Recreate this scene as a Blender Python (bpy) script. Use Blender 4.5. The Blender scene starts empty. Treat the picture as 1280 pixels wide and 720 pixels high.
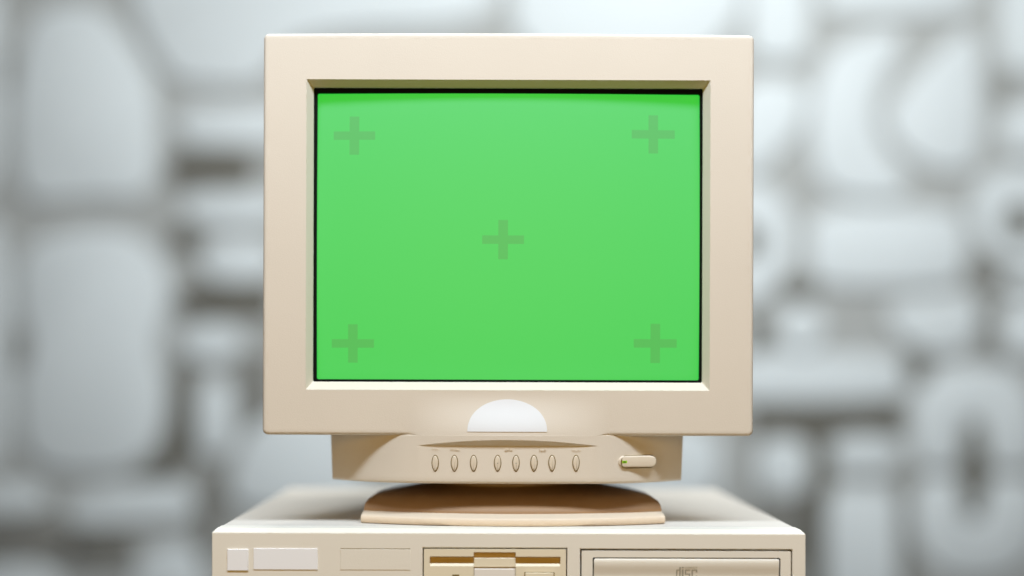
import bpy, bmesh, math, random
from mathutils import Vector, Matrix
random.seed(3)
S = bpy.context.scene
COL = S.collection
F = 1769.0                      # focal length in photo pixels
VPX, VPY = 607.0, 472.0
ROLL = math.radians(0.18)
CAMZ = 0.2427                   # camera height above the table level (case underside at z=0)
PI = math.pi

def der(u, v):
    du, dv = u-VPX, v-VPY
    c, s = math.cos(ROLL), math.sin(ROLL)
    return du*c+dv*s, -du*s+dv*c
def P(u, v, Y):
    a, b = der(u, v)
    return Vector((a*Y/F, Y, CAMZ-b*Y/F))

# ------------------------------------------------------------------ materials
def srgb(h):
    h = h.lstrip('#'); r = []
    for i in (0, 2, 4):
        c = int(h[i:i+2], 16)/255
        r.append(c/12.92 if c <= .04045 else ((c+.055)/1.055)**2.4)
    return tuple(r)
def mat(name, col, rough=.45, spec=.5, bump=0.0, bscale=900, mott=0.0, emis=None, estr=0, coat=0):
    m = bpy.data.materials.new(name); m.use_nodes = True
    nt = m.node_tree; b = nt.nodes['Principled BSDF']
    b.inputs['Base Color'].default_value = (*col, 1)
    b.inputs['Roughness'].default_value = rough
    b.inputs['Specular IOR Level'].default_value = spec
    b.inputs['Coat Weight'].default_value = coat
    tc = nt.nodes.new('ShaderNodeTexCoord')
    if bump:
        n = nt.nodes.new('ShaderNodeTexNoise'); n.inputs['Scale'].default_value = bscale
        n.inputs['Detail'].default_value = 3
        bp = nt.nodes.new('ShaderNodeBump'); bp.inputs['Strength'].default_value = bump
        bp.inputs['Distance'].default_value = .0004
        nt.links.new(tc.outputs['Object'], n.inputs['Vector'])
        nt.links.new(n.outputs['Fac'], bp.inputs['Height'])
        nt.links.new(bp.outputs['Normal'], b.inputs['Normal'])
    if mott:
        n2 = nt.nodes.new('ShaderNodeTexNoise'); n2.inputs['Scale'].default_value = 14
        n2.inputs['Detail'].default_value = 5
        r = nt.nodes.new('ShaderNodeValToRGB')
        r.color_ramp.elements[0].position = .3; r.color_ramp.elements[1].position = .7
        r.color_ramp.elements[0].color = (*[c*(1-mott) for c in col], 1)
        r.color_ramp.elements[1].color = (*[min(1, c*(1+mott*.6)) for c in col], 1)
        nt.links.new(tc.outputs['Object'], n2.inputs['Vector'])
        nt.links.new(n2.outputs['Fac'], r.inputs['Fac'])
        nt.links.new(r.outputs['Color'], b.inputs['Base Color'])
    if emis:
        b.inputs['Emission Color'].default_value = (*emis, 1)
        b.inputs['Emission Strength'].default_value = estr
    return m
M = {}
M['crt'] = mat('monitor_plastic', (.735, .665, .565), .5, .45, .25, 1400, .015)
M['crt_btn'] = mat('button_plastic', (.75, .66, .53), .42, .5)
M['base'] = mat('stand_plastic', (.74, .62, .475), .5, .45, .2, 1400, .015)
M['dome'] = mat('dome_brown', (.32, .19, .09), .5, .4, .2, 1400, .02)  # upper part of the stand, coloured a darker brown than its lip
M['case'] = mat('case_plastic', (.84, .80, .705), .5, .4, .25, 1400, .015)
M['cover'] = mat('case_cover_paint', (.70, .655, .585), .55, .4, .3, 1800, .02)
M['floppy'] = mat('floppy_plastic', (.83, .75, .57), .5, .4, .15, 1400, .01)
M['cream'] = mat('cream_key_plastic', (.85, .81, .75), .45, .45)
M['gap'] = mat('dark_gap', (.02, .03, .015), .7, .2)
M['gapb'] = mat('brown_gap', (.22, .16, .06), .7, .2)
M['black'] = mat('black_mask', (.004, .005, .004), .8, .1)
M['label'] = mat('white_label', (.93, .94, .96), .6, .3)
M['badge'] = mat('white_badge', (.82, .84, .86), .6, .3)
M['ink'] = mat('grey_ink', (.44, .42, .35), .6, .2)
M['slot'] = mat('slot_plastic', (.68, .50, .22), .6, .2)
M['led'] = mat('indicator_green', (.3, .6, .02), .4, .5, emis=(.35, .85, .02), estr=.12)
M['leddk'] = mat('indicator_dark', (.05, .11, .02), .5, .3)
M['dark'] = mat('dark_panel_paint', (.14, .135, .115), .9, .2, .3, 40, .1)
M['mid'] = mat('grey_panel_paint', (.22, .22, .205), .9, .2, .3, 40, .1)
M['wall'] = mat('wall_paint', (.40, .415, .41), .9, .2, .5, 30, .10)
M['orn'] = mat('ornament_paint', (.66, .715, .74), .7, .3, .3, 40, .03)

# ------------------------------------------------------------------ helpers
def obj(name, bm, m, parent=None, smooth=None, loc=None):
    bmesh.ops.remove_doubles(bm, verts=bm.verts, dist=1e-6)
    bmesh.ops.recalc_face_normals(bm, faces=bm.faces)
    me = bpy.data.meshes.new(name); bm.to_mesh(me); bm.free()
    if smooth is not None:
        for p in me.polygons: p.use_smooth = True
        me.set_sharp_from_angle(angle=math.radians(smooth))
    me.materials.append(m)
    o = bpy.data.objects.new(name, me); COL.objects.link(o)
    if parent is not None:
        o.parent = parent
        o.matrix_parent_inverse = parent_world(parent).inverted()
    if loc is not None: o.location = loc
    return o
def parent_world(p):
    mw = Matrix.Translation(p.location) if p.parent is None else p.matrix_parent_inverse @ Matrix.Translation(p.location)
    q = p.parent
    if q is not None: mw = parent_world(q) @ mw
    return mw
def thing(name, label, cat, loc=(0, 0, 0), group=None):
    o = bpy.data.objects.new(name, None); COL.objects.link(o)
    o.location = loc; o.empty_display_size = .02
    o['label'] = label; o['category'] = cat
    if group: o['group'] = group
    return o
def tag(o, label, cat, group=None):
    o['label'] = label; o['category'] = cat
    if group: o['group'] = group
def box(bm, x0, x1, y0, y1, z0, z1, bev=0, seg=3):
    r = bmesh.ops.create_cube(bm, size=1)
    for v in r['verts']:
        v.co = Vector(((x0+x1)/2+v.co.x*(x1-x0), (y0+y1)/2+v.co.y*(y1-y0), (z0+z1)/2+v.co.z*(z1-z0)))
    if bev:
        es = list({e for v in r['verts'] for e in v.link_edges})
        bmesh.ops.bevel(bm, geom=es, offset=bev, segments=seg, profile=.5, affect='EDGES')
    return bm
def pxbox(bm, u0, v0, u1, v1, Y, y0, y1, bev=0, seg=2):
    """a box whose front outline is given on the front plane Y, spanning depth y0..y1"""
    a, b = P(u0, v0, Y), P(u1, v1, Y)
    return box(bm, a.x, b.x, y0, y1, b.z, a.z, bev, seg)
def rrect(x0, x1, z0, z1, r, ns, na):
    """closed loop of points (x,z): starts at the left end of the bottom side, runs counter-clockwise"""
    pts = []
    def arc(cx, cz, a0):
        for i in range(na):
            a = a0+(PI/2)*(i+.5)/na
            pts.append((cx+r*math.cos(a), cz+r*math.sin(a)))
    def side(p, q):
        for i in range(ns+1):
            t = i/ns; pts.append((p[0]+(q[0]-p[0])*t, p[1]+(q[1]-p[1])*t))
    side((x0+r, z0), (x1-r, z0)); arc(x1-r, z0+r, -PI/2)
    side((x1, z0+r), (x1, z1-r)); arc(x1-r, z1-r, 0)
    side((x1-r, z1), (x0+r, z1)); arc(x0+r, z1-r, PI/2)
    side((x0, z1-r), (x0, z0+r)); arc(x0+r, z0+r, PI)
    return pts
def bridge(bm, A, B):
    n = len(A)
    for i in range(n):
        j = (i+1) % n
        try: bm.faces.new((A[i], A[j], B[j], B[i]))
        except ValueError: pass
def prism(bm, pts, y0, y1, bev=0, seg=3):
    """extrude an (x,z) outline from y0 (front) to y1, with the front edge rounded"""
    n = len(pts)
    def inset(d):
        out = []
        for i in range(n):
            p, q, r = Vector(pts[i-1]), Vector(pts[i]), Vector(pts[(i+1) % n])
            e1 = (q-p); e2 = (r-q)
            n1 = Vector((-e1.y, e1.x)).normalized(); n2 = Vector((-e2.y, e2.x)).normalized()
            m = (n1+n2)
            if m.length < 1e-9: m = n1
            m.normalize(); k = 1/max(.5, m.dot(n1))
            out.append(q+m*d*k*sgn)
        return out
    area = sum(pts[i][0]*pts[(i+1) % n][1]-pts[(i+1) % n][0]*pts[i][1] for i in range(n))
    sgn = 1 if area > 0 else -1
    loops = [[bm.verts.new((p[0], y1, p[1])) for p in pts]]
    if bev:
        for k in range(seg+1):
            a = PI/2*k/seg
            ip = inset(bev*(1-math.cos(a)))
            loops.append([bm.verts.new((p[0], y0+bev*(1-math.sin(a)), p[1])) for p in ip])
    else:
        loops.append([bm.verts.new((p[0], y0, p[1])) for p in pts])
    for a, b in zip(loops, loops[1:]): bridge(bm, a, b)
    bm.faces.new(loops[0]); bm.faces.new(loops[-1])
    return bm
def sstep(t):
    t = max(0, min(1, t)); return t*t*(3-2*t)

# ================================================================== MONITOR
ZB = 1.076
k = ZB/F
XC = 27.9*k
def zz(vp): return CAMZ-vp*k          # de-rolled rows on the bezel plane
bx0, bx1 = -278.9*k, 334.9*k
bz0, bz1 = zz(72.3), zz(-429.6)
mon = thing('monitor', 'beige cathode ray tube monitor with a green screen, standing on the desktop computer case',
            'monitor', (XC, 1.20, 0.130))
BW = .0757
BB = .0062
def bul(x): return BB*max(0, 1-((x-XC)/BW)**2)

bm = bmesh.new()
NS, NA = 96, 6
rings = []
def addring(x0, x1, z0, z1, r, y, seamless=0.0, bulk=1.0):
    """seamless: how far the bottom edge was inset here; undone in the middle, where the chin carries on"""
    L = []
    for (x, z) in rrect(x0, x1, z0, z1, r, NS, NA):
        yy = y
        zt, zb = zz(20), bz0
        if z < zt:
            yy -= bulk*bul(x)*sstep((zt-z)/(zt-zb))
        bow = 0
        if z > bz1-.006: bow = .0009*(1-((x-XC)/.187)**2)      # the top edge bows up a little
        if seamless and abs(z-z0) < 1e-7:
            w = sstep((BW*1.03-abs(x-XC))/.012)
            z = z-seamless[0]*w; yy = yy-seamless[1]*w
        L.append(bm.verts.new((x, yy, z+bow)))
    rings.append(L)
BV = .0026
RC = .0042
addring(bx0+.010, bx1-.010, bz0+.006, bz1-.010, RC, ZB+.040, bulk=0)
addring(bx0, bx1, bz0, bz1, RC, ZB+.034, bulk=0)
addring(bx0, bx1, bz0, bz1, RC, ZB+.012, bulk=0)
for i in range(6):
    a = PI/2*i/5
    ins = BV*(1-math.cos(a)); y = BV*(1-math.sin(a))
    addring(bx0+ins, bx1-ins, bz0+ins, bz1-ins, max(.0012, RC-ins), ZB+y, seamless=(ins, y))
ox0, ox1, oz0, oz1 = -225*k, 280.1*k, zz(15.7), zz(-372.4)
N = 16
for i in range(1, N+1):
    t = i/N
    addring(bx0+BV+(ox0-bx0-BV)*t, bx1-BV+(ox1-bx1+BV)*t, bz0+BV+(oz0-bz0-BV)*t, bz1-BV+(oz1-bz1+BV)*t,
            max(.0004, .0012*(1-t)), ZB, seamless=((BV*(1-t), 0)))
RD = .0066
k2 = (ZB+RD)/F
ix0, ix1, iz0, iz1 = -216*k2, 270.7*k2, CAMZ-5.7*k2, CAMZ+362.1*k2
addring(ox0+.0004, ox1-.0004, oz0+.0004, oz1-.0004, .0004, ZB+.0005)
addring(ix0, ix1, iz0, iz1, .0012, ZB+RD)
addring(ix0, ix1, iz0, iz1, .0012, ZB+RD+.012)
for a, b in zip(rings, rings[1:]): bridge(bm, a, b)
obj('bezel', bm, M['crt'], mon, 28)

# dark mask round the tube and the glass
bm = bmesh.new()
YM = ZB+RD+.0024
km = YM/F
gx0, gx1, gz0, gz1 = -211.6*km, 267.3*km, CAMZ-2.6*km, CAMZ+355.4*km
A = [bm.verts.new((x, YM, z)) for x, z in rrect(ix0-.001, ix1+.001, iz0-.001, iz1+.001, .0012, 24, 3)]
B = [bm.verts.new((x, YM, z)) for x, z in rrect(gx0, gx1, gz0, gz1, .0014, 24, 3)]
C = [bm.verts.new((x, YM+.004, z)) for x, z in rrect(gx0, gx1, gz0, gz1, .0014, 24, 3)]
bridge(bm, A, B); bridge(bm, B, C)
obj('screen_mask', bm, M['black'], mon)

gm = bpy.data.materials.new('lit_green_screen'); gm.use_nodes = True
nt = gm.node_tree; pb = nt.nodes['Principled BSDF']
GREEN = (.008, .56, .038); CROSS = (.02, .43, .03)
pb.inputs['Base Color'].default_value = (.045, .07, .08, 1)
pb.inputs['Roughness'].default_value = .48
pb.inputs['Specular IOR Level'].default_value = .8
tc = nt.nodes.new('ShaderNodeTexCoord'); sx = nt.nodes.new('ShaderNodeSeparateXYZ')
nt.links.new(tc.outputs['Object'], sx.inputs[0])
def mth(op, a, b=None):
    n = nt.nodes.new('ShaderNodeMath'); n.operation = op
    for i, q in enumerate((a, b)):
        if q is None: continue
        if isinstance(q, (int, float)): n.inputs[i].default_value = q
        else: nt.links.new(q, n.inputs[i])
    return n.outputs[0]
YG = YM+.0006
scx, scz = XC, (gz0+gz1)/2
mask = None
for (u, v, hw, hh) in ((442, 167.5, 26, 24), (818, 166, 27, 24), (629, 299, 26, 24.5), (440, 429, 26.5, 24), (820.5, 429, 27, 24.5)):
    p = P(u, v, YG-.006); kk = YG/F
    dx = mth('ABSOLUTE', mth('SUBTRACT', sx.outputs['X'], p.x-scx)); dz = mth('ABSOLUTE', mth('SUBTRACT', sx.outputs['Z'], p.z-scz))
    hbar = mth('MULTIPLY', mth('LESS_THAN', dx, hw*kk), mth('LESS_THAN', dz, 5.3*kk))
    vbar = mth('MULTIPLY', mth('LESS_THAN', dx, 6*kk), mth('LESS_THAN', dz, hh*kk))
    c = mth('MAXIMUM', hbar, vbar)
    mask = c if mask is None else mth('MAXIMUM', mask, c)
mx = nt.nodes.new('ShaderNodeMix'); mx.data_type = 'RGBA'
nt.links.new(mask, mx.inputs['Factor'])
mx.inputs[6].default_value = (*GREEN, 1); mx.inputs[7].default_value = (*CROSS, 1)
nt.links.new(mx.outputs[2], pb.inputs['Emission Color'])
pb.inputs['Emission Strength'].default_value = 1.0
bm = bmesh.new()
NX, NZ = 60, 46
grid = []
for j in range(NZ+1):
    row = []
    for i in range(NX+1):
        a, b = -1+2*i/NX, -1+2*j/NZ
        x = a*(gx1-gx0+.002)/2; z = b*(gz1-gz0+.002)/2
        y = .0065*(.55*a*a+.45*b*b) - .0065*1.0
        row.append(bm.verts.new((x, y, z)))
    grid.append(row)
for j in range(NZ):
    for i in range(NX):
        bm.faces.new((grid[j][i], grid[j][i+1], grid[j+1][i+1], grid[j+1][i]))
scr = obj('screen', bm, gm, None, 80)
for p in scr.data.polygons:
    pass
scr.location = (scx, YG+.0065*.45+.001, scz)
scr.parent = mon; scr.matrix_parent_inverse = parent_world(mon).inverted()

# rear housing of the tube
bm = bmesh.new()
rr = []
for (y, hw, z0, z1, r) in ((ZB+.035, .176, bz0+.010, bz1-.012, .01), (ZB+.055, .168, bz0+.012, bz1-.018, .014),
                           (ZB+.16, .150, bz0+.016, bz1-.045, .02), (ZB+.28, .115, bz0+.022, bz1-.085, .03),
                           (ZB+.335, .105, bz0+.026, bz1-.095, .03), (ZB+.342, .095, bz0+.034, bz1-.105, .025)):
    rr.append([bm.verts.new((x, y, z)) for x, z in rrect(XC-hw, XC+hw, z0, z1, r, 6, 6)])
for a, b in zip(rr, rr[1:]): bridge(bm, a, b)
bm.faces.new(rr[0]); bm.faces.new(rr[-1])
obj('rear_housing', bm, M['crt'], mon, 30)

# ---- chin (control panel): convex in plan, with the arched hood over the keys
HWC = .1388
R = BW**2/(2*BB)
EX = 6.2
def Sf(x): return ZB-BB+(x-XC)**2/(2*R)+EX*max(0, abs(x-XC)-BW)**2
YC = Sf(XC)
kc = YC/F
def zc(vp): return CAMZ-vp*kc
CW = .0680
zp = zc(85.4)                                           # straight lower line of the dark crescent
def zh(x): return zp+max(0, (7.4*kc)*(1-((x-XC)/CW)**2))
def cr(x): return .0036*max(0, 1-((x-XC)/CW)**2)**.8
zbot = zc(133.2)
plan = []
NP = 140
yend = Sf(XC+HWC)
for i in range(NP+1):
    x = XC-HWC+2*HWC*i/NP
    plan.append(x)
rowsv = []
yback = ZB+.13
def chin_rows(x):
    s = Sf(x); c = cr(x); h = zh(x); out = []
    out.append((min(s+.030, yback), bz0+.0055)); out.append((s+.006, bz0+.0035))
    out.append((s, bz0-.0000)); 
    ztop = bz0
    out.append((s+.0000, ztop-.0008))
    out.append((s, h+.0003)); out.append((s, h)); 
    out.append((s+c, zp-.00002-(h-zp)*.02))
    H = zp-zbot
    for t in (.06, .2, .4, .6, .8):
        out.append((s+c*(1-.35*t), zp-H*t-.0001))
    b = .0022; c2 = c*.68
    for q in range(5):
        a = PI/2*q/4
        out.append((s+c2+b*(1-math.cos(a)), zbot+b*(1-math.sin(a))))
    out.append((s+c2+.03, zbot-.0000))
    out.append((yback, zbot))
    return out
bm = bmesh.new()
cols = []
# left flank, front, right flank
def flank(x, s):
    rws = chin_rows(x); L = []
    for (y, z) in rws:
        L.append(bm.verts.new((x, yback, z)))
    return L
cols.append(flank(XC-HWC, -1))
for x in plan:
    rws = chin_rows(x); L = []
    e = abs(x-XC)/HWC
    for n_, (y, z) in enumerate(rws):
        tp = (bz0-z)/(bz0-zbot)
        xx = XC+(x-XC)*(1-.010*max(0, tp)*(1 if e > .9 else e/.9))
        L.append(bm.verts.new((xx, y, z)))
    cols.append(L)
cols.append(flank(XC+HWC, 1))
for a, b in zip(cols, cols[1:]):
    for i in range(len(a)-1):
        vs = []
        for v in (a[i], a[i+1], b[i+1], b[i]):
            if all((v.co-w.co).length > 1e-7 for w in vs): vs.append(v)
        if len(vs) > 2: bm.faces.new(vs)
bmesh.ops.dissolve_degenerate(bm, dist=1e-7, edges=bm.edges)
panel = obj('control_panel', bm, M['crt'], mon, 26)

# ---- keys on the panel
def keyshape(hw, top, bot, n=28):
    pts = []
    for i in range(n):
        a = 2*PI*i/n
        x = math.sin(a); z = math.cos(a)
        if z >= 0: pts.append((hw*x, z*top))
        else: pts.append((hw*x*(1-.25*abs(z)**1.5), z*bot))
    return pts[::-1]
def surf(u, v):
    """world point on the panel surface seen at photo pixel u,v"""
    a, b = der(u, v); Y = YC
    for _ in range(30):
        x = a*Y/F; Y = Sf(x)+cr(x)*.78
    return Vector((a*Y/F, Y, CAMZ-b*Y/F))
def slope(x): return math.atan((x-XC)/R+2*EX*math.copysign(max(0, abs(x-XC)-BW), x-XC))
def on_panel(bm, p):
    bmesh.ops.rotate(bm, verts=bm.verts, cent=(0, 0, 0), matrix=Matrix.Rotation(slope(p.x), 3, 'Z'))
    bmesh.ops.translate(bm, verts=bm.verts, vec=p)
for i, u in enumerate((544, 568, 592, 622, 645, 667.5, 690, 720)):
    p = surf(u, 579)
    p.y += 0.0
    bm = bmesh.new(); prism(bm, keyshape(.00285, .0064, .0066), -.00018, .002)
    on_panel(bm, p); s = obj('key_surround', bm, M['gapb'], mon)
    bm = bmesh.new()
    prism(bm, keyshape(.0023, .0057, .0058), -.0011, .001, .0009, 4)
    on_panel(bm, p); b = obj('key', bm, M['crt_btn'], mon, 50)
    if i in (3, 4):
        bm = bmesh.new()
        bmesh.ops.create_circle(bm, cap_ends=True, radius=.00045, segments=10)
        bmesh.ops.rotate(bm, verts=bm.verts, matrix=Matrix.Rotation(PI/2, 3, 'X'))
        bmesh.ops.translate(bm, verts=bm.verts, vec=(0, -.00125, 0))
        r = bmesh.ops.extrude_face_region(bm, geom=bm.faces[:])
        bmesh.ops.translate(bm, verts=[g for g in r['geom'] if isinstance(g, bmesh.types.BMVert)], vec=(0, .0004, 0))
        on_panel(bm, p); obj('key_dot', bm, M['ink'], b)
# moulded lettering too small to read: low raised marks in the same plastic
def marks(u0, u1, v, h=3.0):
    bm = bmesh.new()
    u = u0
    while u < u1:
        w = random.uniform(1.0, 1.9)
        p = surf(u+w/2, v)
        b2 = bmesh.new()
        hh = h*kc/2; ww = w*kc/2
        t = random.random()
        if t < .5:
            box(b2, -ww, -ww+.00045, -.00009, .0006, -hh, hh); box(b2, -ww, ww, -.00009, .0006, hh-.0004, hh)
        elif t < .8:
            box(b2, -ww, ww, -.00009, .0006, -hh, -hh+.0004); box(b2, ww-.0004, ww, -.00009, .0006, -hh, hh)
        else:
            box(b2, -ww, ww, -.00009, .0006, -.0002, .0002); box(b2, -.0002, .0002, -.00009, .0006, -hh, hh)
        on_panel(b2, p)
        me = bpy.data.meshes.new('tmp'); b2.to_mesh(me); b2.free(); bm.from_mesh(me); bpy.data.meshes.remove(me)
        u += w+.9
    obj('moulded_mark', bm, M['crt_btn'], mon)
marks(533, 554, 598.5); marks(559.5, 578, 598.5); marks(582, 602, 598.5); marks(643, 666, 598.5); marks(713, 728, 598.5)
marks(540, 548, 562, 2.4); marks(563, 573, 562, 2.4); marks(631, 639, 562, 2.6); marks(674, 681, 563, 2); marks(715, 726, 563.5, 1.8)

# ---- power button: a straight pill standing out of the receding panel
pa, pb_ = surf(775, 577), surf(821, 577)
def pill(u0, u1, v0, v1, Y, n=10):
    a, b = P(u0, v0, Y), P(u1, v1, Y)
    cz = (a.z+b.z)/2; r = (a.z-b.z)/2; pts = []
    for i in range(n+1):
        t = PI/2+PI*i/n; pts.append((a.x+r+r*math.cos(t), cz+r*math.sin(t)))
    for i in range(n+1):
        t = -PI/2+PI*i/n; pts.append((b.x-r+r*math.cos(t), cz+r*math.sin(t)))
    return pts
YP = surf(776, 577).y-.0006
YPC = surf(798, 577).y-.0040
tilt = slope((pa.x+pb_.x)/2)*.5
cpt = P(798, 577, YP)
bm = bmesh.new(); prism(bm, [(x-cpt.x, z-cpt.z) for x, z in pill(772.6, 823, 570, 584.3, YP)], 0, .018, .0011, 4)
bmesh.ops.rotate(bm, verts=bm.verts, matrix=Matrix.Rotation(tilt, 3, 'Z'))
bmesh.ops.translate(bm, verts=bm.verts, vec=(cpt.x, YPC, cpt.z))
pw = obj('power_button', bm, M['crt_btn'], mon, 40)
bm = bmesh.new()
prism(bm, [(x-cpt.x, z-cpt.z) for x, z in pill(771.6, 824.2, 568.8, 585.5, YP)], 0, .016)
bmesh.ops.rotate(bm, verts=bm.verts, matrix=Matrix.Rotation(slope((pa.x+pb_.x)/2), 3, 'Z'))
pm = surf(798, 577)
bmesh.ops.translate(bm, verts=bm.verts, vec=(pm.x, pm.y-.0002, pm.z))
obj('button_surround', bm, M['gapb'], mon)
def led(u0, u1, v0, v1, dy, m, nm):
    bm = bmesh.new(); a, b = P(u0, v0, YP), P(u1, v1, YP)
    box(bm, a.x-cpt.x, b.x-cpt.x, -dy, .001, b.z-cpt.z, a.z-cpt.z)
    bmesh.ops.rotate(bm, verts=bm.verts, matrix=Matrix.Rotation(tilt, 3, 'Z'))
    bmesh.ops.translate(bm, verts=bm.verts, vec=(cpt.x, YPC, cpt.z))
    return obj(nm, bm, m, pw)
led(777.2, 783.4, 575.8, 579.0, .00012, M['led'], 'indicator_light')
led(778.3, 782.2, 576.8, 578.2, .00022, M['leddk'], 'indicator_core')

# ---- half-round badge
bm = bmesh.new()
a, b = P(584, 540.5, ZB-.012), P(684.5, 540.5, ZB-.012)
cx = (a.x+b.x)/2; hw = (b.x-a.x)/2; zb_ = a.z+.0003; hh = 40.5*kc
def bsurf(x, z):
    zt, zb = zz(20), bz0
    return ZB-(bul(x)*sstep((zt-z)/(zt-zb)) if z < zt else 0)
NR, NT = 12, 48
ctr = []
front = []
for i in range(NR+1):
    row = []
    for j in range(NT+1):
        t = PI*j/NT; q = i/NR
        x = cx+hw*q*math.cos(t); z = zb_+hh*q*math.sin(t)**.92 if t not in (0,) else zb_
        row.append(bm.verts.new((x, bsurf(x, z)-.00010, z)))
    front.append(row)
for i in range(NR):
    for j in range(NT):
        vs = [front[i][j], front[i+1][j], front[i+1][j+1], front[i][j+1]]
        if i == 0: vs = [front[0][j], front[1][j], front[1][j+1]]
        bm.faces.new(vs)
bd = obj('half_round_badge', bm, M['badge'], mon, 60)
bd['label'] = 'blank white half-round badge'

# ---- swivel stand
ZT = 0.130                                             # top of the computer case
bcx = .0215
sw = None
bm = bmesh.new()
def baseloop(sx_, ins, z, HW=.1175, yf=1.0672, sag=.025, yb=1.29):
    """plan outline: shallow bowed front, short corners, round back; ins = how far the front and back are set in"""
    pts = []
    y0, y1 = yf+ins, yb-ins*1.2
    for i in range(41):
        a = -1+2*i/40
        pts.append((HW*sx_*a, y0+sag*a*a))
    yc_ = y0+sag+.012
    for i in range(0, 25):
        t = PI*i/24
        pts.append((HW*sx_*math.cos(t)*(1+.02*math.sin(t)), yc_+(y1-yc_)*math.sin(t)**.8 if 0 < i < 24 else yc_))
    return [bm.verts.new((bcx+px, py, z)) for px, py in pts]
L = []
for sx_, ins, h in ((.990, .0016, .0003), (.997, .0006, .0009), (1.0, 0, .0018), (.9995, .0001, .0052), (.998, .0008, .0060), (.996, .0030, .0067),
                    (.993, .0095, .0082), (.988, .0125, .0088), (.96, .02, .0088)):
    L.append(baseloop(sx_, ins, ZT+h))
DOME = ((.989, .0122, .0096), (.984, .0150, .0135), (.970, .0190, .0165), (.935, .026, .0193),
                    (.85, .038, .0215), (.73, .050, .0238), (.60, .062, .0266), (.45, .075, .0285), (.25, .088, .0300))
for p, q in zip(L, L[1:]): bridge(bm, p, q)
bm.faces.new(L[0]); bm.faces.new(L[-1])
sw = obj('swivel_stand', bm, M['base'], mon, 50)
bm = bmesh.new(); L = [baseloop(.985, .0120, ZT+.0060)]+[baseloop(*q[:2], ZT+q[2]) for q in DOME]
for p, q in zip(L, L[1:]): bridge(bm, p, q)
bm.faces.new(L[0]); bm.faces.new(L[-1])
obj('stand_dome', bm, M['dome'], sw, 50)
bm = bmesh.new()
nl = []
for (y, r) in ((zbot-.014, .052), (zbot-.006, .062), (zbot+.001, .070)):
    nl.append([bm.verts.new((XC+r*math.cos(2*PI*i/40), 1.185+r*.95*math.sin(2*PI*i/40), y)) for i in range(40)])
for p, q in zip(nl, nl[1:]): bridge(bm, p, q)
bm.faces.new(nl[0]); bm.faces.new(nl[-1])
obj('neck', bm, M['base'], mon, 40)

# ================================================================== COMPUTER CASE
YF = 1.050
cxm = .0176
case = thing('computer_case', 'beige desktop computer case under the monitor, with a floppy drive and a disc drive',
             'computer', (cxm, 1.245, 0))
kf = YF/F
hwc = .2203
zf = CAMZ-194.5*kf
# front panel with real openings for the two drives
def pz(v): return P(640, v, YF).z
fl = (P(528.4, 685, YF).x, P(709, 685, YF).x); flz = (pz(685)-.0262, pz(685))
cd = (P(725.3, 686, YF).x, P(990.5, 686, YF).x); cdz = (pz(686)-.0425, pz(686))
xl, xr = cxm-hwc, cxm+hwc
bm = bmesh.new()
CH = .0028
xs = sorted([xl, fl[0], fl[1], cd[0], cd[1], xr]); zs = sorted([.004, cdz[0], flz[0], flz[1], cdz[1], zf])
def inhole(x, z):
    return (fl[0] < x < fl[1] and flz[0] < z < flz[1]) or (cd[0] < x < cd[1] and cdz[0] < z < cdz[1])
V = {}
def vv(x, y, z):
    kx = (round(x, 7), round(y, 7), round(z, 7))
    if kx not in V: V[kx] = bm.verts.new((x, y, z))
    return V[kx]
for i in range(len(xs)-1):
    for j in range(len(zs)-1):
        if inhole((xs[i]+xs[i+1])/2, (zs[j]+zs[j+1])/2): continue
        bm.faces.new((vv(xs[i], YF, zs[j]), vv(xs[i+1], YF, zs[j]), vv(xs[i+1], YF, zs[j+1]), vv(xs[i], YF, zs[j+1])))
for (h, hz) in ((fl, flz), (cd, cdz)):
    c = [(h[0], hz[0]), (h[1], hz[0]), (h[1], hz[1]), (h[0], hz[1])]
    # subdivide sides so they share the grid vertices
    for q in range(4):
        p0, p1 = c[q], c[(q+1) % 4]
        if abs(p0[0]-p1[0]) < 1e-9:
            st = [z for z in zs if min(p0[1], p1[1])-1e-9 <= z <= max(p0[1], p1[1])+1e-9]
            pp = [(p0[0], z) for z in st]
        else:
            st = [x for x in xs if min(p0[0], p1[0])-1e-9 <= x <= max(p0[0], p1[0])+1e-9]
            pp = [(x, p0[1]) for x in st]
        for m_, n_ in zip(pp, pp[1:]):
            bm.faces.new((vv(m_[0], YF, m_[1]), vv(n_[0], YF, n_[1]), vv(n_[0], YF+.012, n_[1]), vv(m_[0], YF+.012, m_[1])))
# chamfers and sides of the moulded panel
YS = YF+.0052
def strip(a, b):
    for (p0, p1), (q0, q1) in zip(zip(a, a[1:]), zip(b, b[1:])):
        bm.faces.new((vv(*p0), vv(*p1), vv(*q1), vv(*q0)))
ftop = [(x, YF, zf) for x in xs]
ctop = [(x if 0 < i < len(xs)-1 else (x+(.0030 if i == 0 else -.0030)), YS, .130+.0002) for i, x in enumerate(xs)]
strip(ftop, ctop)
btop = [(x, YF+.022, z) for (x, y, z) in ctop]; strip(ctop, btop)
for s, xx, xin in ((-1, xl, xl+.0030), (1, xr, xr-.0030)):
    a = [(xx, YF, z) for z in zs]; b = [(xx-s*.0004, YS+.004, z) for z in zs]
    strip(a, b)
    bm.faces.new((vv(xx, YF, zf), vv(xx-s*.0004, YS+.004, zf), vv(xin, YS, .1302)))
    bm.faces.new((vv(xx-s*.0004, YS+.004, zf), vv(xin, YF+.022, .1302), vv(xin, YS, .1302)))
    c = [(xx-s*.0008, YF+.022, z) for z in zs]; strip(b, c)
    bm.faces.new((vv(xx-s*.0004, YS+.004, zf), vv(xx-s*.0008, YF+.022, zf), vv(xin, YF+.022, .1302)))
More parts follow.
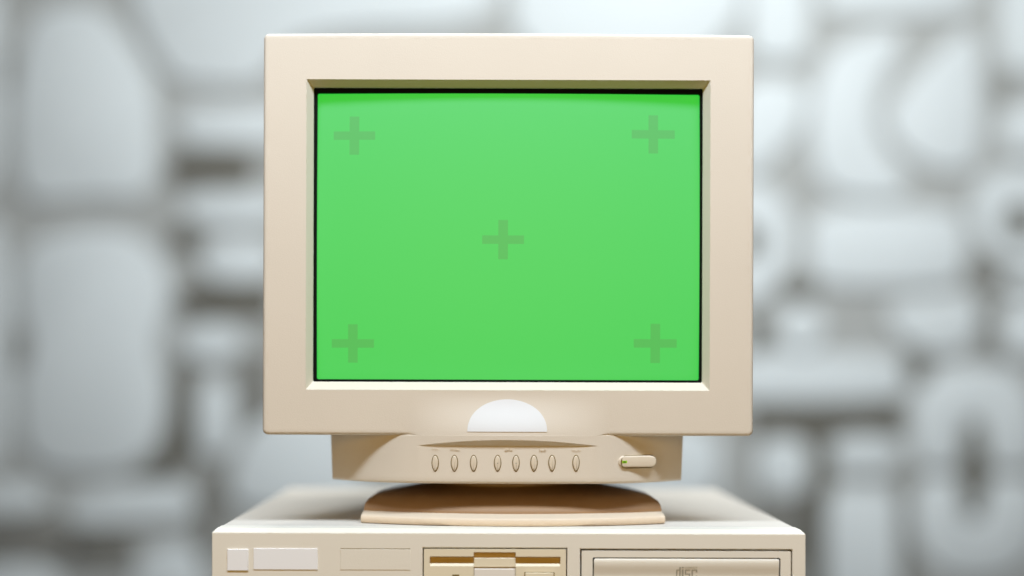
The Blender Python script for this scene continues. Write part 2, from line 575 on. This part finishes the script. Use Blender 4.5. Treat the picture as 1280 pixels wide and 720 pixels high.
fb = [(x, YF, .004) for x in xs]; fc = [(x, YF+.022, 0.0) for x in xs]; strip(fb, fc)
fp = obj('front_panel', bm, M['case'], case)
bv = fp.modifiers.new('edge', 'BEVEL'); bv.width = .0006; bv.segments = 2; bv.limit_method = 'ANGLE'; bv.angle_limit = math.radians(25)

bm = bmesh.new(); box(bm, xl+.0028, xr-.0028, YF+.0225, 1.4416, 0.0, .130, .0016, 3)
obj('cover', bm, M['cover'], case, 40)

# badges and the blank slot
bm = bmesh.new(); pxbox(bm, 284.2, 686.2, 310.6, 713.4, YF, YF-.0009, YF+.0003, .0004)
obj('square_badge', bm, M['label'], case)['label'] = 'blank white square badge'
bm = bmesh.new(); pxbox(bm, 317, 685.3, 397.2, 712.3, YF, YF-.0005, YF+.0003, .0003)
obj('name_badge', bm, M['label'], case)['label'] = 'blank white oblong badge'
bm = bmesh.new()
a, b = P(425.5, 685.3, YF), P(513, 712.6, YF)
# shallow blank: a plate with a dark reveal above and a lit ledge below
box(bm, a.x, b.x, YF-.0003, YF+.0002, b.z, a.z-.0006, .00025)
obj('blank_plate', bm, M['case'], case)
bm = bmesh.new(); box(bm, a.x, b.x, YF-.0001, YF+.0003, a.z-.0006, a.z)
obj('plate_gap', bm, M['gapb'], case)

# floppy drive
bm = bmesh.new()
g = .0009
fx0, fx1, fz0, fz1 = fl[0]+g, fl[1]-g, flz[0]+g, flz[1]-g
YD = YF-.0006
sx0, sx1 = P(537.3, 696, YF).x, P(700.5, 696, YF).x
nx0, nx1 = P(592.2, 696, YF).x, P(644.6, 696, YF).x
zs1, zs0 = pz(695.6), pz(707.8)                          # long slot
zn1, znl = pz(690.2), pz(709.6)                          # finger notch
xs2 = [fx0, sx0, nx0, nx1, sx1, fx1]
zbt = pz(729)
zs2 = [fz0, zbt, znl, zs0, zs1, zn1, fz1]
V = {}
def hole2(x, z): return (sx0 < x < sx1 and zs0 < z < zs1) or (nx0 < x < nx1 and zbt < z < zn1)
for i in range(5):
    for j in range(6):
        if hole2((xs2[i]+xs2[i+1])/2, (zs2[j]+zs2[j+1])/2): continue
        bm.faces.new((vv(xs2[i], YD, zs2[j]), vv(xs2[i+1], YD, zs2[j]), vv(xs2[i+1], YD, zs2[j+1]), vv(xs2[i], YD, zs2[j+1])))
def wall2(p, q, d, dz=0):
    bm.faces.new((vv(p[0], YD, p[1]), vv(q[0], YD, q[1]), vv(q[0], YD+d, q[1]+dz), vv(p[0], YD+d, p[1]+dz)))
D = .0045
for (u0, u1) in ((sx0, nx0), (nx1, sx1)):
    wall2((u0, zs1), (u1, zs1), D, -.0012); wall2((u0, zs0), (u1, zs0), .0016, .0019)
wall2((sx0, zs0), (sx0, zs1), D); wall2((sx1, zs0), (sx1, zs1), D)
wall2((nx0, zn1), (nx1, zn1), D)
for xx in (nx0, nx1):
    wall2((xx, zs1), (xx, zn1), D); wall2((xx, znl), (xx, zs0), D); wall2((xx, zbt), (xx, znl), D)
wall2((nx0, zbt), (nx1, zbt), D)
# outer returns
for (p, q) in (((fx0, fz0), (fx1, fz0)), ((fx0, fz1), (fx1, fz1)), ((fx0, fz0), (fx0, fz1)), ((fx1, fz0), (fx1, fz1))):
    bm.faces.new([bm.verts.new(c) for c in ((p[0], YD, p[1]), (q[0], YD, q[1]), (q[0], YD+.014, q[1]), (p[0], YD+.014, p[1]))])
fd = obj('floppy_drive', bm, M['floppy'], case)
bm = bmesh.new()
box(bm, sx0-.001, sx1+.001, YD+.0036, YD+.006, zs0-.0004, zs1+.001)
box(bm, nx0-.0002, nx1+.0002, YD+.0046, YD+.007, zbt-.001, zn1+.001)
o = obj('disk_slot', bm, M['slot'], fd)
bm = bmesh.new(); box(bm, nx0+.0001, nx1-.0001, YD+.0012, YD+.0046, pz(709.2), pz(697.6), .0005)
o = obj('slot_lip', bm, M['floppy'], fd)
bm = bmesh.new(); box(bm, nx0+.0003, nx1-.0003, YD-.0002, YD+.0040, zbt+.0003, pz(710.9), .0005)
o = obj('finger_plate', bm, M['cream'], fd)
bm = bmesh.new(); pxbox(bm, 656.5, 715.6, 692, 727, YF, YD-.0014, YD+.0002, .0004)
o = obj('eject_button', bm, M['floppy'], fd)
bm = bmesh.new(); pxbox(bm, 655.4, 714.9, 693, 728, YF, YD-.0002, YD+.0002)
o = obj('button_gap', bm, M['gapb'], fd)
bm = bmesh.new(); pxbox(bm, 565.5, 718, 574, 723, YF, YD-.0003, YD+.0002)
o = obj('activity_light', bm, M['gapb'], fd)

# disc drive
bm = bmesh.new()
g = .0011
dx0, dx1, dz0, dz1 = cd[0]+g, cd[1]-g*1.1, cdz[0]+g, cdz[1]-g*1.15
YE = YF-.0002
tx0, tx1 = P(740.8, 700, YF).x, P(975.6, 700, YF).x
tz1, tz0 = pz(696.3), dz0+.014
A = [bm.verts.new((x, YE+.014, z)) for x, z in rrect(dx0, dx1, dz0, dz1, .0006, 4, 3)]
B = [bm.verts.new((x, YE, z)) for x, z in rrect(dx0, dx1, dz0, dz1, .0006, 4, 3)]
C = [bm.verts.new((x, YE, z)) for x, z in rrect(tx0, tx1, tz0, tz1, .0012, 4, 3)]
D_ = [bm.verts.new((x, YE+.006, z)) for x, z in rrect(tx0, tx1, tz0, tz1, .0012, 4, 3)]
bridge(bm, A, B); bridge(bm, B, C); bridge(bm, C, D_)
dd = obj('disc_drive', bm, M['case'], case)
def dpart(nm, bm, m, sm=None):
    return obj(nm, bm, m, dd, sm)
bm = bmesh.new(); box(bm, dx0+.001, dx1-.001, YE+.005, YE+.008, dz0+.001, dz1-.001)
dpart('bay_interior', bm, M['gap'])
# tray front: concave towards its lower half, which darkens it by its real slope
bm = bmesh.new()
tg = .0009
rows = []
prof = [(0, .0050), (0, .0006), (.0004, -.0001), (.0010, -.0004), (.0030, -.0006), (.0060, -.0003), (.0085, .0002), (.0110, .0007), (.0125, .0009), (tz1-tz0-2*tg, .0009), (tz1-tz0-2*tg, .005)]
for (dz, dy) in prof:
    z = tz1-tg-dz
    ins = .0009 if dz < .0003 else (.0003 if dz < .0008 else 0)
    rows.append([bm.verts.new((x, YE+dy, z)) for x in (tx0+tg+ins, tx0+tg+ins+.0003, (tx0+tx1)/2, tx1-tg-ins-.0003, tx1-tg-ins)])
    rows[-1][0].co.y += .0006; rows[-1][-1].co.y += .0006
for a, b in zip(rows, rows[1:]):
    for i in range(4): bm.faces.new((a[i], b[i], b[i+1], a[i+1]))
tray = dpart('disc_tray', bm, M['case'], 35)
# disc mark printed on the tray
def tprof(z):
    dz = tz1-tg-z
    for (a, ya), (b, yb) in zip(prof[2:], prof[3:]):
        if a <= dz <= b: return YE+ya+(yb-ya)*(dz-a)/(b-a)
    return YE+.0025
bm = bmesh.new()
def ink(u0, v0, u1, v1):
    n = max(1, int(abs(v1-v0)/1.2))
    for q in range(n):
        va, vb = v0+(v1-v0)*q/n, v0+(v1-v0)*(q+1)/n
        a, b = P(u0, va, YF), P(u1, vb, YF)
        c = [bm.verts.new((x, tprof(z)-.00012, z)) for x, z in ((a.x, a.z), (b.x, a.z), (b.x, b.z), (a.x, b.z))]
        bm.faces.new(c)
# "disc" in squared lettering with COMPACT above
ink(845.2, 712, 849, 713.2); ink(845.2, 713.2, 846.8, 722); ink(845.2, 722, 849, 723.4); ink(849, 708.5, 851.0, 723.4)   # d
ink(852.2, 708.5, 854.6, 710.2); ink(852.2, 711.6, 854.6, 723.4)                                                       # i
ink(856, 712, 863, 713.4); ink(856, 713.4, 857.8, 717); ink(856, 717, 863, 718.4); ink(861.2, 718.4, 863, 722); ink(856, 722, 863, 723.4)  # s
ink(864.4, 712, 871.6, 713.4); ink(864.4, 713.4, 866.2, 722); ink(864.4, 722, 871.6, 723.4); ink(869.8, 713.4, 871.6, 715.6); ink(869.8, 719.8, 871.6, 722)  # c
dpart('disc_mark', bm, M['ink'])
def text_part(s, u0, u1, v0, m, nm):
    cu = bpy.data.curves.new(nm, 'FONT'); cu.body = s; cu.size = 1
    t = bpy.data.objects.new('t', cu); COL.objects.link(t)
    dg = bpy.context.evaluated_depsgraph_get(); dg.update()
    me = bpy.data.meshes.new_from_object(t.evaluated_get(dg))
    bpy.data.objects.remove(t)
    xs_ = [v.co.x for v in me.vertices]; ys_ = [v.co.y for v in me.vertices]
    a, b = P(u0, v0, YF), P(u1, v0, YF)
    sc = (b.x-a.x)/(max(xs_)-min(xs_))
    for v in me.vertices:
        x = a.x+(v.co.x-min(xs_))*sc; z = a.z+(v.co.y-min(ys_))*sc*1.15
        v.co = (x, tprof(z)-.00012, z)
    me.materials.clear(); me.materials.append(m)
    o = bpy.data.objects.new(nm, me); COL.objects.link(o); o.parent = dd; return o
text_part('COMPACT', 856, 871.6, 711, M['ink'], 'compact_lettering')

# ================================================================== BACKGROUND
YW = 5.0
bm = bmesh.new(); box(bm, -3.2, 3.2, YW, YW+.12, -1.2, 3.0)
w = obj('wall', bm, M['wall']); w.location = (0, 0, 0)
tag(w, 'grey wall far behind the monitor, carrying the pale blurred shapes', 'wall')

def smoothpoly(pts, it=3):
    """corner cutting: rounds the outline"""
    for _ in range(it):
        q = []
        for i in range(len(pts)):
            a, b = Vector(pts[i]), Vector(pts[(i+1) % len(pts)])
            q += [tuple(a*.78+b*.22), tuple(a*.22+b*.78)]
        pts = q
    return pts
def orn(pts, label, mt='orn', hole=None, depth=.026, sm=2, name='wall_ornament', group='pale ornaments on the wall'):
    Yf = YW-depth
    if sm: pts = smoothpoly(pts, sm)
    w3 = [P(u, v, Yf) for u, v in pts]
    c = sum(w3, Vector())/len(w3)
    bm = bmesh.new()
    if hole:
        h3 = [P(u, v, Yf) for u, v in smoothpoly(hole, sm)]
        # ring: resample both outlines by angle about the hole centre
        hc = sum(h3, Vector())/len(h3)
        def res(poly, n=48):
            out = []
            for i in range(n):
                a = 2*PI*i/n; d = Vector((math.cos(a), 0, math.sin(a))); best = None
                for j in range(len(poly)):
                    p, q = poly[j]-hc, poly[(j+1) % len(poly)]-hc
                    e = q-p; den = d.x*e.z-d.z*e.x
                    if abs(den) < 1e-12: continue
                    t = (p.x*e.z-p.z*e.x)/den; s_ = (p.x*d.z-p.z*d.x)/den
                    if t > 0 and -1e-6 <= s_ <= 1+1e-6 and (best is None or t > best): best = t
                out.append(hc+d*(best or .01))
            return out
        O, H = res(w3), res(h3)
        b = .008
        lo = [bm.verts.new((p.x, YW-.004, p.z)) for p in O]; l1 = [bm.verts.new((p.x, Yf+b, p.z)) for p in O]
        l2 = [bm.verts.new((p.x+(q.x-p.x)*.06, Yf, p.z+(q.z-p.z)*.06)) for p, q in zip(O, H)]
        l3 = [bm.verts.new((q.x+(p.x-q.x)*.06, Yf, q.z+(p.z-q.z)*.06)) for p, q in zip(O, H)]
        l4 = [bm.verts.new((q.x, Yf+b, q.z)) for q in H]; l5 = [bm.verts.new((q.x, YW-.004, q.z)) for q in H]
        for a_, b_ in zip((lo, l1, l2, l3, l4), (l1, l2, l3, l4, l5)): bridge(bm, a_, b_)
        bridge(bm, l5, lo)
    else:
        prism(bm, [(p.x, p.z) for p in w3], Yf, YW-.004, .005, 2)
    for v in bm.verts: v.co -= c
    o = obj(name, bm, M[mt], None, 40); o.location = c
    tag(o, label, 'wall ornament', group)
    return o
R4 = lambda x0, y0, x1, y1: [(x0, y0), (x1, y0), (x1, y1), (x0, y1)]
def RR(x0, y0, x1, y1, r):
    return [(x0+r, y0), (x1-r, y0), (x1, y0+r), (x1, y1-r), (x1-r, y1), (x0+r, y1), (x0, y1-r), (x0, y0+r)]
# left of the monitor
orn([(24, 60), (44, 12), (120, 2), (168, 60), (196, 118), (192, 250), (110, 246), (24, 256), (14, 150)], 'tall pale shape with an arched top, upper left on the wall')
orn([(40, 300), (110, 284), (168, 290), (206, 330), (212, 380), (190, 432), (208, 490), (196, 560), (150, 592), (60, 590), (26, 560), (22, 480), (40, 435), (22, 390), (22, 330)], 'large pale rounded shape like an eight, left on the wall below the arched one')
orn([(-40, 280), (6, 280), (8, 580), (-40, 585)], 'pale upright strip cut by the left edge, beside the large eight-like shape', sm=1)
orn([(160, -40), (620, -60), (620, 30), (360, 40), (326, 108), (232, 104), (208, 92), (168, 22)], 'large pale shape with a slanted left side, above the left of the monitor')
orn(RR(222, 132, 360, 182, 14), 'pale bar just above the darkest bar-shaped gap, left of the monitor', sm=1)
orn(RR(228, 240, 352, 282, 14), 'pale bar directly below the darkest bar-shaped gap, left of the monitor', sm=1)
orn(RR(250, 298, 345, 354, 20), 'small pale block left of the middle of the monitor side', sm=1)
orn([(224, 416), (250, 404), (290, 406), (306, 426), (292, 450), (248, 454), (226, 442)], 'pale oval beside the lower left side of the monitor')
orn(RR(243, 476, 292, 572, 16), 'greyish upright block below the pale oval, left of the monitor', depth=.03, sm=1)
orn([(316, 520), (420, 510), (470, 640), (300, 640), (282, 606)], 'pale slanted shape behind the rear left corner of the computer case', sm=1)
orn([(84, 622), (150, 606), (236, 606), (246, 650), (160, 656), (84, 660)], 'low pale bar under the large eight-like shape', sm=1)
orn([(-40, 606), (52, 604), (58, 642), (-40, 646)], 'dim pale bar cut by the left edge, below the large eight-like shape', depth=.025, sm=1)
orn([(172, 690), (244, 676), (262, 760), (160, 760)], 'pale shape cut by the bottom edge, left of the computer case', sm=1)
orn([(-40, 706), (70, 704), (80, 780), (-40, 780)], 'dim pale shape at the bottom left corner', depth=.02, sm=1)
orn([(-60, -40), (-8, -30), (2, 70), (-8, 240), (-60, 250)], 'pale strip at the upper left corner, cut by the edge', sm=1)
# behind and above the monitor
orn([(640, -60), (930, -60), (930, 30), (800, 120), (640, 60)], 'pale shape hidden behind the top right of the monitor', sm=1)
orn(RR(500, 560, 760, 640, 20), 'pale block seen low behind the middle of the stand', sm=1)
orn(RR(775, 530, 900, 630, 24), 'pale block behind the right side of the stand', sm=1)
# right of the monitor
orn(RR(936, -40, 1012, 76, 16), 'bright pale block at the top right corner of the monitor', sm=1)
orn([(920, 98), (1006, 98), (1008, 150), (980, 186), (948, 216), (920, 226)], 'bright pale wedge beside the upper right side of the monitor')
orn(RR(1026, -40, 1218, 18, 14), 'pale bar along the top edge, right half of the photo', sm=1)
orn([(1036, 66), (1068, 46), (1126, 34), (1128, 62), (1102, 104), (1092, 146), (1104, 188), (1140, 226), (1126, 250), (1046, 246), (1016, 210), (1014, 120)], 'pale crescent with its hollow side to the right, upper right')
orn([(1214, 34), (1228, 60), (1228, 212), (1168, 214), (1122, 184), (1106, 144), (1140, 98), (1188, 50)], 'pale half disc facing left, beside the crescent')
orn([(1252, -40), (1330, -40), (1330, 96), (1262, 92), (1250, 60)], 'pale block cut by the upper right corner', sm=1)
orn(RR(1254, 128, 1330, 194, 14), 'small pale block cut by the right edge, above the ring', sm=1)
orn(RR(1012, 260, 1208, 360, 20), 'wide pale panel below the crescent', sm=1)
orn([(1320-100, 228), (1262, 208), (1320, 208), (1360, 260), (1350, 330), (1300, 336), (1240, 322), (1214, 276)], 'pale ring with a dark hole, cut by the right edge', hole=[(1256, 262), (1276, 256), (1300, 264), (1300, 292), (1276, 302), (1258, 292)])
orn([(900, 228), (956, 226), (990, 262), (994, 320), (972, 358), (940, 382), (900, 390)], 'pale arc hugging the middle of the right side of the monitor', hole=[(926, 280), (950, 284), (956, 304), (948, 324), (926, 326)])
orn([(976, 392), (1000, 378), (1026, 390), (1034, 412), (1020, 436), (990, 438), (970, 416)], 'small pale round spot below the wide panel')
orn([(1112, 380), (1216, 366), (1228, 392), (1214, 438), (1168, 446), (1130, 426), (1110, 400)], 'pale lump with a slanted lower left side, above the nought')
orn([(1252, 384), (1330, 370), (1330, 446), (1262, 448), (1250, 420)], 'pale block cut by the right edge, above the nought', sm=1)
orn([(1254, 344), (1330, 340), (1330, 364), (1256, 366)], 'thin pale bar cut by the right edge, under the ring', sm=1)
orn(RR(900, 442, 1132, 504, 16), 'long pale bar right of the bottom of the monitor', sm=1)
orn(RR(1040, 544, 1124, 592, 14), 'short pale block between the long bar and the upright one', sm=1)
orn(RR(1034, 610, 1124, 780, 12), 'pale upright block right of the computer case', sm=1)
orn([(1170, 464), (1215, 456), (1262, 460), (1296, 494), (1304, 587), (1234, 587), (1232, 526), (1205, 526), (1203, 587), (1142, 587), (1140, 500)], 'upper half of the pale nought at the right', sm=2)
orn([(1142, 598), (1203, 598), (1205, 650), (1232, 650), (1234, 598), (1304, 598), (1300, 690), (1256, 724), (1186, 724), (1142, 682)], 'lower half of the pale nought at the right', sm=2)
orn(RR(946, 548, 1012, 620, 14), 'dim grey block just right of the case rear corner', depth=.02, sm=1)
orn(RR(910, 400, 936, 436, 10), 'small pale piece hidden behind the right side of the monitor', sm=1)

# dark and grey panels showing between the pale shapes
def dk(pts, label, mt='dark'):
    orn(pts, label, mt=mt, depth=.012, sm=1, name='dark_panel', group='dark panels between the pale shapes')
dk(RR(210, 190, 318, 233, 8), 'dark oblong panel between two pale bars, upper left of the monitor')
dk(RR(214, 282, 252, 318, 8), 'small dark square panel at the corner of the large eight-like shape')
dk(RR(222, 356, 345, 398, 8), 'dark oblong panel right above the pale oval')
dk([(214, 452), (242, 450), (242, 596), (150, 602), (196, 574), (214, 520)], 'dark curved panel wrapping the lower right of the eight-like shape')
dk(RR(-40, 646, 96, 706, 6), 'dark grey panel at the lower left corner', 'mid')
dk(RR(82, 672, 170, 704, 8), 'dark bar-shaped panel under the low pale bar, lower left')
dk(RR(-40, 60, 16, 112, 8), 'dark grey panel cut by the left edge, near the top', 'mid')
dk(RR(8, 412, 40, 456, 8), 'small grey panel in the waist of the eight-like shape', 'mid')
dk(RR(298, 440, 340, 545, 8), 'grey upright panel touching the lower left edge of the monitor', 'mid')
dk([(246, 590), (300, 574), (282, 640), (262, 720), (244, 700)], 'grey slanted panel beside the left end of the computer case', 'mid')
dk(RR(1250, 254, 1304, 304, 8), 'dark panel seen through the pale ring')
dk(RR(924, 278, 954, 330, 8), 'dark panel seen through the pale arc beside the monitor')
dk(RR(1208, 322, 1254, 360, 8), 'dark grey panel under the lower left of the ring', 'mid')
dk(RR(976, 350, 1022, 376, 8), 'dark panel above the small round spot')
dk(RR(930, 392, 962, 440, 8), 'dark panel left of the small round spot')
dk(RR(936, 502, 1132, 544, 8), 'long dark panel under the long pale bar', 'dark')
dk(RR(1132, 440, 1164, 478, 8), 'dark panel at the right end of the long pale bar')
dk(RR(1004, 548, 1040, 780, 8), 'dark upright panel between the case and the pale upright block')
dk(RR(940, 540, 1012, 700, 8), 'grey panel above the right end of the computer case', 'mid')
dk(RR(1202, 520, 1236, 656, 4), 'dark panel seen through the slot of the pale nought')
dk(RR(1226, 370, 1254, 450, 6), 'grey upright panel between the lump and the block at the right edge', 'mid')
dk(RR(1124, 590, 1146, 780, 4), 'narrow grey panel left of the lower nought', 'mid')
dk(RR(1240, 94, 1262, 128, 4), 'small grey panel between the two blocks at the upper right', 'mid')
# ================================================================== LIGHT
def area(name, loc, target, sx_, sy_, power, col, spread=PI):
    l = bpy.data.lights.new(name, 'AREA'); l.shape = 'RECTANGLE'; l.size = sx_; l.size_y = sy_
    l.energy = power; l.color = col; l.spread = spread
    o = bpy.data.objects.new(name, l); COL.objects.link(o); o.location = loc
    o.rotation_euler = (Vector(target)-Vector(loc)).to_track_quat('-Z', 'Y').to_euler()
    return o
tgt = (XC, ZB, .35)
area('key_softbox', (XC+.06, ZB-.66, 1.38), tgt, 1.6, .20, 28.5, (.84, .955, 1.08))
area('overhead_light', (XC, 1.75, 1.7), (XC, 1.35, .1), 1.3, .5, 5.5, (1, .95, .80))
area('fill_softbox', (XC, -.9, .45), tgt, 1.8, 1.2, 14.0, (1, .60, .15))
area('wall_light', (.65, 2.2, 2.2), (-.3, YW, .3), 2.6, 1.4, 134, (.97, 1, 1))

wd = bpy.data.worlds.new('World'); S.world = wd; wd.use_nodes = True
bg = wd.node_tree.nodes['Background']
bg.inputs[0].default_value = (1, .90, .78, 1); bg.inputs[1].default_value = .02

# ================================================================== CAMERA
cam = bpy.data.cameras.new('camera'); co = bpy.data.objects.new('camera', cam); COL.objects.link(co)
co.location = (0, 0, CAMZ)
co.rotation_euler = (Matrix.Rotation(PI/2, 3, 'X') @ Matrix.Rotation(ROLL, 3, 'Z')).to_euler()
cam.sensor_width = 36; cam.lens = F/1280*36
cam.shift_x = (640-VPX)/1280; cam.shift_y = (VPY-360)/1280
cam.clip_start = .05; cam.clip_end = 50
cam.dof.use_dof = True; cam.dof.focus_distance = ZB-.005; cam.dof.aperture_fstop = 1.2
S.camera = co
S.view_settings.view_transform = 'Standard'; S.view_settings.look = 'None'
S.view_settings.exposure = 0; S.view_settings.gamma = 1
